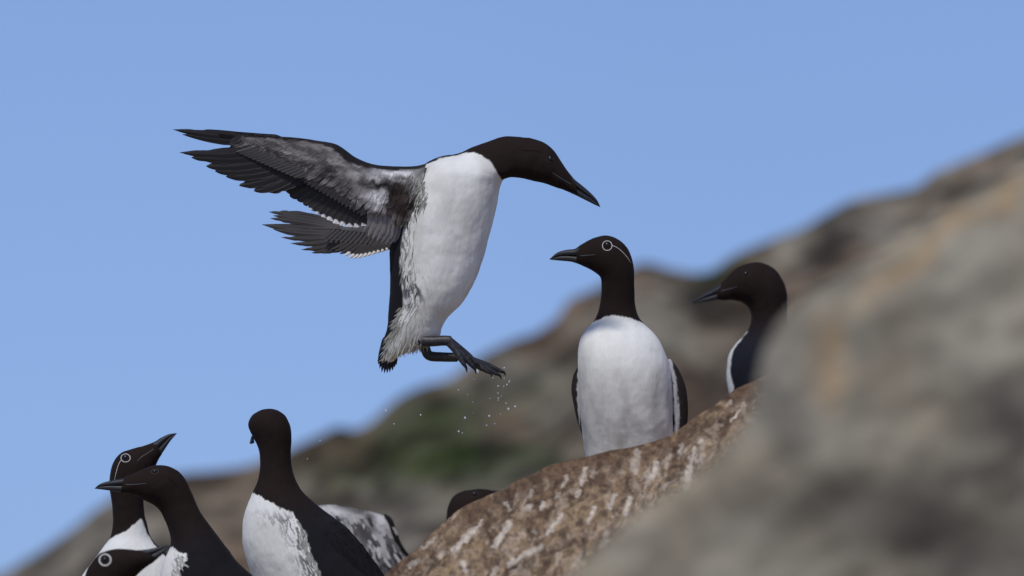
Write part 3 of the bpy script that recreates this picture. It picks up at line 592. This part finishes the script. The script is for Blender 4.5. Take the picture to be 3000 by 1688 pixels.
# legs and feet of the landing bird
g = Geo(); sk = lambda X, Y: SKINC * (0.45 + 1.5 * vn(X / 5, Y / 3.5) ** 1.5)[:, None]
tube(g, [(1216, 984, -26), (1230, 997, -46), (1262, 1000, -54), (1300, 998, -56), (1320, 1000, -57)], [15, 16, 15.5, 15, 15.5], sk, nc=16)
foot(g, (1316, 1001, -57), [(1360, 1068, -74), (1384, 1073, -62), (1396, 1066, -44)], 14)
g.build('leg', M_SKIN, D0, FL)
g = Geo()
tube(g, [(1240, 985, 26), (1246, 1020, 24), (1258, 1042, 22), (1296, 1046, 20), (1340, 1047, 18)], [14, 14.5, 14.5, 14, 13.5], sk, nc=16)
foot(g, (1338, 1042, 18), [(1430, 1090, 4), (1456, 1096, 18), (1468, 1088, 36)], 12.5)
g.build('leg', M_SKIN, D0, FL)

# ---------- generic standing guillemot
def standing(px, py, d, label, pairs, white, nr=280, nc=190, **kw):
    r = root('guillemot', px, py, d, label)
    g = Geo(); loft(g, pairs, nr, nc, plumage(white, **kw), bump=6, seed=px * .01)
    bv = g.bvh(); g.build('body', M_PLUM, d, r); return r, bv

# bridled bird facing us on the ledge
d = 23.15
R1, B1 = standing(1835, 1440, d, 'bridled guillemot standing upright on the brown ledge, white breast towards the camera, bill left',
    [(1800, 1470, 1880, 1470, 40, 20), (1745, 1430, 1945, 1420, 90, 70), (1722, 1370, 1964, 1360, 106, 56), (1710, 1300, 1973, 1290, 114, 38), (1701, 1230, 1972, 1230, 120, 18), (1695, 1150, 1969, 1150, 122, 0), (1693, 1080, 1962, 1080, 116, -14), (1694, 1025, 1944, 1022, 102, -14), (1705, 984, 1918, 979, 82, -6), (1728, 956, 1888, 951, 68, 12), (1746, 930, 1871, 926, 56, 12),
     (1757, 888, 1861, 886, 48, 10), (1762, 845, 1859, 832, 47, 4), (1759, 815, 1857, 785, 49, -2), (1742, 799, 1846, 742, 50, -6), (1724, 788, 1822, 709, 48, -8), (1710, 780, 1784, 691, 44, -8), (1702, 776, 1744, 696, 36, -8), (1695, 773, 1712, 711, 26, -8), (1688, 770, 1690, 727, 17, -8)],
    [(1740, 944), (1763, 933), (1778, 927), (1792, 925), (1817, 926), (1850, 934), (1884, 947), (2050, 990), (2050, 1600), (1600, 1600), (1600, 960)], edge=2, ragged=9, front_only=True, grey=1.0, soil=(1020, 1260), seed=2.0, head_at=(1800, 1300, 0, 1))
beak(R1, d, [(1706, 716), (1684, 729), (1660, 732), (1633, 740), (1610, 759)], [(1706, 774), (1690, 772), (1672, 767), (1640, 764), (1611, 761)], 17, .5, zc=-8, gape=[(1744, 746), (1724, 748), (1700, 750)], bv=B1)
eye(R1, d, B1, 1779, 720, 10, ring=14, line=[(1792, 719), (1805, 724), (1820, 735), (1836, 752), (1848, 770)])
def wing_dark(x0, x1):                                                  # pale inner stripe beside the body, dark outer
    def f(X, Y, Z, s, t):
        u = (X - x0(Y)) / (x1(Y) - x0(Y)) + (fbm(X / 7, Y / 18, 2, 3) - .5) * .45
        c = mix(np.array((0.42, 0.42, 0.44)), np.array((0.026, 0.020, 0.018)), sst(.36, .5, u)); c = mix(np.array((0.03, .026, .026)), c, sst(.0, .12, u))
        return c * (.8 + .4 * fbm(X / 5, Y / 9, 1, 2))[..., None]
    return f
g = Geo(); loft(g, [(1957, 1052, 1964, 1052, 6, 30), (1950, 1080, 1986, 1080, 26, 30), (1955, 1120, 2004, 1119, 32, 30), (1960, 1170, 2014, 1168, 34, 30), (1963, 1225, 2015, 1228, 32, 32), (1966, 1280, 2008, 1285, 26, 36), (1975, 1340, 1992, 1345, 12, 40)], 110, 40,
     wing_dark(lambda Y: np.interp(Y, [1060, 1120, 1290], [1956, 1968, 1970]), lambda Y: np.interp(Y, [1060, 1120, 1230, 1290], [1982, 2004, 2015, 2008])), bump=3)
for i in range(5): feather(g, (1990 + i * 3, 1120 + i * 26, 8 + i), (1996 + i * 2, 1250 + i * 18, 12 + i), 14, np.array((.024, .019, .018)) * (1 + .2 * (i % 2)), bend=.05, nu=12)
g.build('wing', M_PLUM, d, R1)
g = Geo(); loft(g, [(1690, 1078, 1696, 1078, 6, 30), (1678, 1105, 1712, 1105, 24, 30), (1674, 1143, 1712, 1143, 30, 30), (1680, 1182, 1712, 1182, 30, 30), (1690, 1230, 1714, 1230, 26, 32), (1703, 1268, 1716, 1268, 14, 36), (1712, 1300, 1720, 1300, 6, 38)], 90, 36,
     lambda X, Y, Z, s, t: wing_dark(lambda Y: 0 * Y + 1700, lambda Y: np.interp(Y, [1080, 1143, 1230, 1268], [1686, 1674, 1690, 1702]))(X, Y, Z, s, t), bump=2)
g.build('wing', M_PLUM, d, R1)
g = Geo()
for x in (1790, 1885):
    tube(g, [(x, 1420, 0), (x, 1462, -6)], [15, 11], sk); foot(g, (x, 1458, -6), [(x - 34, 1474, -60), (x, 1476, -70), (x + 34, 1474, -58)], 9)
g.build('feet', M_SKIN, d, R1)

# bird half hidden behind the near boulder
d = 23.9
R2, B2 = standing(2240, 1230, d, 'dark headed guillemot behind the grey boulder, bill pointing left, only head and breast edge showing',
    [(2200, 1290, 2300, 1290, 30, 10), (2160, 1230, 2345, 1230, 70, 5), (2138, 1165, 2350, 1170, 90, 0), (2128, 1105, 2348, 1110, 96, 0), (2134, 1045, 2340, 1050, 92, 0), (2154, 1010, 2326, 1000, 80, 0), (2178, 985, 2316, 965, 66, 0), (2195, 958, 2308, 930, 54, 0), (2200, 928, 2307, 895, 50, 0), (2192, 902, 2304, 858, 50, -2), (2174, 886, 2294, 824, 51, -4),
     (2158, 881, 2272, 792, 51, -6), (2144, 879, 2232, 770, 49, -6), (2132, 879, 2188, 772, 43, -6), (2122, 880, 2152, 789, 34, -6), (2110, 879, 2122, 822, 23, -6), (2100, 878, 2100, 842, 15, -6)],
    [(2190, 972), (2150, 1022), (2141, 1055), (2139, 1085), (2143, 1110), (2150, 1135), (2152, 1300), (2000, 1300), (2000, 960)], edge=2, ragged=5, grey=.3, head_at=(2200, 960, 0, 1), back_col=np.array((.012, .0135, .020)))
beak(R2, d, [(2112, 832), (2087, 848), (2062, 862), (2040, 877), (2025, 889)], [(2112, 878), (2096, 880), (2070, 884), (2045, 888), (2026, 890)], 14, .5, zc=-6, gape=[(2160, 840), (2140, 846), (2112, 853)], bv=B2)
eye(R2, d, B2, 2186, 803, 9, squash=.75)

# upright bird at the left, bill raised to the right
d = 23.25
R3, B3 = standing(420, 2080, d, 'bridled guillemot at the far left raising its bill to the upper right',
    [(330, 2080, 460, 2080, 60, 0), (250, 1980, 520, 1975, 110, 0), (222, 1860, 560, 1840, 125, 0), (222, 1740, 560, 1712, 120, 0), (243, 1682, 522, 1652, 108, 0), (275, 1640, 480, 1614, 88, 0), (303, 1603, 450, 1586, 70, 0), (321, 1578, 438, 1565, 58, 0), (329, 1547, 430, 1535, 50, 0), (331, 1515, 423, 1508, 46, 0), (329, 1480, 420, 1480, 46, 0), (323, 1440, 421, 1454, 48, 0),
     (321, 1398, 428, 1425, 50, -3), (331, 1356, 440, 1396, 50, -6), (353, 1328, 449, 1376, 46, -6), (385, 1315, 457, 1360, 38, -6), (420, 1306, 464, 1346, 29, -6), (446, 1298, 470, 1336, 20, -6), (456, 1294, 474, 1330, 15, -6)],
    [(290, 1600), (321, 1581), (340, 1568), (372, 1554), (394, 1535), (410, 1520), (417, 1523), (421, 1540), (430, 1562), (441, 1580), (463, 1610), (560, 1700), (620, 2100), (150, 2100), (150, 1690)], edge=2, ragged=6, grey=.15)
beak(R3, d, [(440, 1300), (452, 1295), (473, 1282), (495, 1272), (518, 1269)], [(462, 1350), (468, 1339), (482, 1318), (498, 1294), (518, 1270)], 15, .48, zc=-6, gape=[(401, 1352), (415, 1339), (432, 1328), (450, 1316)], bv=B3)
eye(R3, d, B3, 368, 1342, 10, ring=13.5, line=[(354, 1349), (347, 1362), (341, 1382), (335, 1408)], squash=.88)

# dark bird crossing in front of it, bill left
d = 22.9
R4, B4 = standing(640, 2070, d, 'plain dark headed guillemot in side view at lower left, eye half closed, bill pointing left',
    [(540, 2070, 720, 2070, 60, 0), (470, 1960, 850, 1970, 105, 0), (452, 1850, 860, 1860, 120, 0), (455, 1765, 808, 1765, 118, 0), (466, 1692, 745, 1692, 106, 0), (478, 1645, 700, 1650, 94, 0), (495, 1610, 664, 1605, 80, 0), (500, 1580, 635, 1566, 68, 0), (492, 1547, 611, 1534, 58, 0), (479, 1518, 592, 1505, 52, 0), (465, 1494, 575, 1474, 50, 0), (447, 1477, 561, 1440, 51, -2),
     (426, 1467, 547, 1411, 52, -4), (408, 1459, 526, 1385, 52, -6), (394, 1453, 490, 1366, 49, -6), (384, 1449, 450, 1364, 43, -6), (374, 1446, 414, 1376, 34, -6), (364, 1444, 382, 1391, 24, -6), (354, 1442, 360, 1402, 16, -6)],
    [(502, 1604), (517, 1612), (530, 1620), (549, 1622), (546, 1641), (536, 1657), (524, 1672), (528, 1688), (560, 1800), (560, 2000), (380, 2000), (380, 1640), (470, 1620)], edge=2.5, ragged=16, grey=.2, head_at=(560, 1560, 0.3, 1))
beak(R4, d, [(378, 1393), (362, 1401), (321, 1409), (293, 1418), (277, 1431)], [(372, 1446), (356, 1443), (338, 1440), (310, 1436), (278, 1432)], 15, .48, zc=-6, gape=[(430, 1416), (412, 1418), (390, 1420), (368, 1420)], bv=B4)
eye(R4, d, B4, 454, 1382, 9, squash=.7, lidcol=(.06, .055, .055))
g = Geo(); onskin_tube(g, B4, [(478, 1392), (498, 1404), (514, 1420), (530, 1442)], [.4, 1.1, 1.1, .3], (.006, .005, .005), lift=0); g.build('eye_furrow', M_PLUM, d, R4)
g = Geo(); tufts(g, 40, [(510, 1614), (545, 1624), (536, 1652), (520, 1688), (500, 1688)], (.6, .8), 20, 6, WHITE, B4, seed=21, lift=.5, spread=.5); g.build('breast_plumage', M_DOWN, d, R4)

# nearest head, out of focus at the bottom left
d = 22.15
R5, B5 = standing(330, 2050, d, 'nearest guillemot, blurred head with pale ringed eye at the bottom left, bill right',
    [(240, 2050, 360, 2060, 50, 0), (190, 1950, 410, 1960, 90, 0), (190, 1850, 400, 1870, 90, 0), (215, 1780, 390, 1790, 66, 0), (236, 1730, 388, 1738, 52, 0), (248, 1692, 392, 1700, 50, 0), (263, 1655, 402, 1684, 50, -4), (290, 1623, 416, 1671, 48, -6), (335, 1609, 430, 1661, 42, -6), (378, 1610, 446, 1650, 32, -6), (408, 1612, 456, 1641, 22, -6), (420, 1612, 462, 1637, 17, -6)],
    [(300, 1790), (420, 1770), (480, 2050), (300, 2050)], edge=3, ragged=8, nr=130, nc=80)
beak(R5, d, [(404, 1612), (435, 1609), (473, 1600), (488, 1598), (501, 1600)], [(452, 1644), (460, 1638), (474, 1626), (488, 1613), (501, 1601)], 15, .5, zc=-6)
eye(R5, d, B5, 308, 1641, 9, ring=16.5, ringcol=(.55, .55, .52), rw=2.5)

# bird with its back half turned, looking away
d = 23.05
R6, B6 = standing(900, 2020, d, 'guillemot with head turned away at lower centre left, only its bill tip showing',
    [(860, 2010, 1040, 2010, 60, 0), (800, 1930, 1170, 1930, 110, 0), (775, 1840, 1210, 1850, 135, 0), (762, 1760, 1180, 1770, 140, 0), (743, 1694, 1138, 1702, 138, 0), (722, 1640, 1092, 1640, 134, 0), (711, 1595, 1053, 1590, 126, 0), (709, 1555, 1020, 1549, 118, 0), (714, 1512, 975, 1514, 108, 0), (725, 1476, 930, 1480, 92, 0), (738, 1446, 896, 1449, 74, 0), (750, 1418, 874, 1420, 60, 2), (759, 1388, 861, 1390, 52, 4), (762, 1355, 854, 1357, 48, 6),
     (759, 1322, 853, 1322, 48, 8), (748, 1292, 855, 1284, 54, 12), (733, 1264, 852, 1250, 58, 14), (727, 1241, 838, 1222, 55, 16), (738, 1218, 816, 1204, 45, 18), (755, 1206, 796, 1198, 30, 20), (768, 1200, 780, 1198, 10, 20)],
    [(735, 1440), (764, 1457), (799, 1475), (831, 1494), (859, 1504), (873, 1520), (883, 1541), (897, 1569), (908, 1608), (922, 1643), (941, 1688), (980, 1800), (960, 2000), (640, 2000), (640, 1440)], edge=2.5, ragged=14, grey=.2, head_at=(800, 1500, 0.2, 1), back_col=np.array((.0125, .0125, .0155)),
    nr=520, nc=380,
    streaks=lambda X, Y, Z, dd: sst(.50, .62, fbm((X - .42 * Y) / 4.2 + 2 * vn(X / 20, Y / 20), (Y + .4 * X) / 17, 3, 3) + .12 * (1 - sst(8, 70, dd))) * (1 - sst(20, 85, dd)) * sst(1480, 1540, Y) * .95)
g = Geo(); loft(g, [(748, 1276, 742, 1292, 8, 46), (742, 1274, 745, 1297, 7, 44), (736, 1280, 740, 1300, 5, 42), (731, 1298, 733, 1301, 1.2, 38)], 24, 14, BEAKC * 2.6); g.build('beak', M_BEAK, d, R6)
g = Geo(); tufts(g, 45, [(865, 1515), (878, 1530), (900, 1585), (925, 1650), (940, 1688), (912, 1688), (888, 1620), (862, 1550)], (.3, 1), 22, 6, lambda x, y, r: WHITE * r.uniform(.9, 1), B6, seed=12, lift=.6, spread=.4); g.build('flank_plumage', M_DOWN, d, R6)
g = Geo()                                                               # folded wing
loft(g, [(925, 1520, 965, 1512, 10, -88), (908, 1560, 1022, 1553, 22, -86), (912, 1610, 1068, 1606, 26, -84), (930, 1660, 1108, 1660, 26, -80), (955, 1720, 1148, 1722, 22, -70), (990, 1790, 1180, 1800, 14, -56), (1060, 1870, 1170, 1880, 6, -40)], 90, 44, lambda X, Y, Z, s, t: np.array((.014, .014, .0172)) * (.8 + .5 * fbm(X / 7, Y / 7, 1, 3))[..., None], bump=3)
WB6 = g.bvh(); rg = random.Random(8); L6 = []
for i in range(210):
    v = rg.random(); y = 1530 + v * 240; xl = np.interp(y, [1520, 1560, 1660, 1790], [930, 912, 935, 1000]); xr = np.interp(y, [1520, 1553, 1606, 1660, 1800], [960, 1018, 1062, 1102, 1172]); L6.append((rg.uniform(xl, xr), y))
for x, y in sorted(L6, key=lambda p: -p[1]):
    z = surf_z(WB6, x, y, None)
    if z is None: continue
    l = 36 + (y - 1530) * .15; feather(g, (x, y, z + .3), (x + l * .55, y + l * .84, surf_z(WB6, x + l * .55, y + l * .84, z + 5) - .9), 18, lambda U, V, X, Y, k=rg.uniform(.9, 1.1): (k * (.85 + .4 * sst(.7, 1, np.abs(V)) + .15 * U))[..., None] * np.array((.014, .014, .0172)), nu=8, nv=5, point=.2, camber=1, thick=.3)
for i in range(6): feather(g, (985 + i * 8, 1600 + i * 8, -108 + i), (1108 + i * 6, 1745 + i * 14, -70), 18, np.array((.017, .016, .018)) * (1 + .25 * (i % 2)), bend=.03, nu=14)
g.build('wing', M_PLUM, d, R6)

# bird behind it, pale underwing half open
d = 24.1
R7 = root('guillemot', 1040, 1990, d, 'blurred guillemot behind the turned away one, pale mottled half open wing with a dark edge')
def pale(X, Y, Z, s, t):
    n = fbm((X - Y * .3) / 22, (Y - .25 * X) / 17, 4, 4); c = mix(np.array((.52, .51, .50)), np.array((.10, .09, .09)), sst(.44, .62, n))
    for (x, y, rx, ry, rot, k, C) in [(1030, 1497, 60, 10, 10, 1, BLK * 2), (1010, 1550, 55, 11, 20, 1.0, BLK * 2), (985, 1526, 70, 7, 14, .9, BLK * 3), (1060, 1545, 26, 16, 30, .7, GRM * .6), (1060, 1590, 14, 40, 0, .6, GRM * .6), (1118, 1528, 22, 22, 0, .8, WHG), (980, 1500, 60, 14, 10, .7, WHG), (1120, 1600, 20, 60, 0, .4, WHG * .8)]:
        c = mix(c, C, np.clip(k * 1.2 * blob(X, Y, x, y, rx, ry, rot), 0, 1))
    return c
g = Geo(); loft(g, [(880, 1980, 1140, 1980, 60, 10), (860, 1860, 1200, 1860, 100, 10), (860, 1740, 1190, 1740, 110, 10), (870, 1640, 1165, 1640, 100, 10), (880, 1570, 1140, 1580, 84, 10), (900, 1525, 1100, 1540, 60, 10), (930, 1505, 1060, 1515, 30, 10), (960, 1498, 1020, 1505, 10, 10)], 110, 70, pale, bump=6)
B7 = g.bvh(); g.build('body', M_PLUM, d, R7)
g = Geo(); loft(g, [(905, 1482, 890, 1560, 10, -96), (960, 1479, 935, 1600, 14, -100), (1017, 1487, 985, 1640, 16, -104), (1070, 1497, 1040, 1680, 16, -106), (1110, 1506, 1090, 1700, 14, -106), (1136, 1518, 1130, 1700, 10, -104), (1150, 1535, 1158, 1690, 8, -102), (1164, 1568, 1176, 1670, 5, -100), (1182, 1605, 1190, 1660, 3, -98), (1197, 1630, 1198, 1650, 1, -96)], 90, 36, pale, bump=8)
w7 = g.build('wing', M_FEATH, d, R7)
g = Geo(); tube(g, [(1126, 1508, -112), (1142, 1524, -114), (1152, 1552, -112), (1164, 1582, -110), (1180, 1610, -106), (1204, 1636, -100)], [3, 7, 8, 7, 6, 3], BLK * 1.1); g.build('wing_edge', M_PLUM, d, w7)
g = Geo()
for i in range(90):
    x, y = 955 + random.uniform(0, 200), 0; y = np.interp(x, [955, 1100, 1155], [1492, 1515, 1545]) + random.uniform(0, 110)
    k = random.choice([.12, .25, .7, .95, 1.1]); l = random.uniform(28, 50)
    feather(g, (x, y, -121), (x + l * random.uniform(-.1, .7), y + l * .8, -119 - random.uniform(0, 3)), random.uniform(8, 16), np.array((.6, .59, .58)) * k, nu=10, nv=5, blunt=.3)
g.build('underwing_coverts', M_FEATH, d, w7)

# crown peeping over the ledge
d = 23.7
R8, B8 = standing(1400, 1760, d, 'dark crown of a guillemot just peeping over the brown ledge',
    [(1330, 1760, 1420, 1760, 40, 0), (1290, 1690, 1440, 1700, 80, 0), (1300, 1610, 1420, 1620, 60, 0), (1309, 1555, 1400, 1575, 50, 0), (1308, 1520, 1405, 1555, 50, 0), (1313, 1484, 1420, 1540, 50, 0), (1330, 1455, 1436, 1530, 48, 0), (1358, 1438, 1450, 1520, 44, 0), (1400, 1433, 1464, 1508, 34, 0), (1436, 1436, 1476, 1496, 24, 0), (1456, 1440, 1484, 1486, 16, 0)],
    [(1290, 1640), (1440, 1640), (1500, 1760), (1300, 1760)], nr=110, nc=70, back_col=HEAD)
beak(R8, d, [(1448, 1437), (1475, 1440), (1500, 1450), (1530, 1470)], [(1480, 1490), (1495, 1486), (1510, 1480), (1530, 1471)], 13, .5, zc=0)
eye(R8, d, B8, 1390, 1450, 8)

# ================================================================== water drops shaken from the feet
DROPS = [(762, 962, 4), (845, 970, 8), (832, 964, 5), (823, 1027, 3.6), (1042, 945, 4), (960, 1016, 3), (1042, 1020, 3), (1080, 1037, 2.6), (1078, 1047, 3), (998, 1077, 3.6), (1040, 1079, 2.4), (1062, 1067, 3.4), (707, 1105, 3), (773, 1139, 3), (997, 1130, 2.6), (1000, 1166, 4), (998, 1180, 2.4), (1022, 1150, 2), (811, 1193, 3.4),
         (1055, 1204, 3.6), (1073, 1245, 5.6), (1121, 1227, 4), (755, 1310, 5.4), (932, 1297, 4.4), (1015, 1283, 2.4), (913, 1364, 4.4), (973, 1353, 3), (709, 1409, 4.2), (735, 1421, 3), (431, 1289, 4), (235, 1354, 3), (176, 1256, 5), (812, 1273, 2), (938, 1168, 2), (1210, 150, 2), (-305, 1478, 2.6), (-398, 1610, 2.4)]
import bmesh
bm = bmesh.new(); bmesh.ops.create_icosphere(bm, subdivisions=3, radius=1.0)
for v in bm.verts: v.co *= 1 + 0.12 * math.sin(v.co.x * 3 + v.co.z * 2)
dm = bpy.data.meshes.new('water_drop'); bm.to_mesh(dm); bm.free(); dm.materials.append(M_DROP); dm.polygons.foreach_set('use_smooth', [True] * len(dm.polygons))
for i, (x, y, s) in enumerate(DROPS):
    o = bpy.data.objects.new('water_drop', dm); COL.objects.link(o); dd = 23 + random.uniform(-.06, .06)
    o.location = P(1060 + .4003 * x, 700 + .4003 * y, dd); k = s * .5 / (FPX / dd) * 1.25
    o.scale = (k * random.uniform(.8, 1.2), k, k * random.uniform(.85, 1.2))
    o['label'] = 'tiny drop of water falling below the landing bird'; o['category'] = 'water drop'; o['group'] = 'water drops falling from the landing bird'
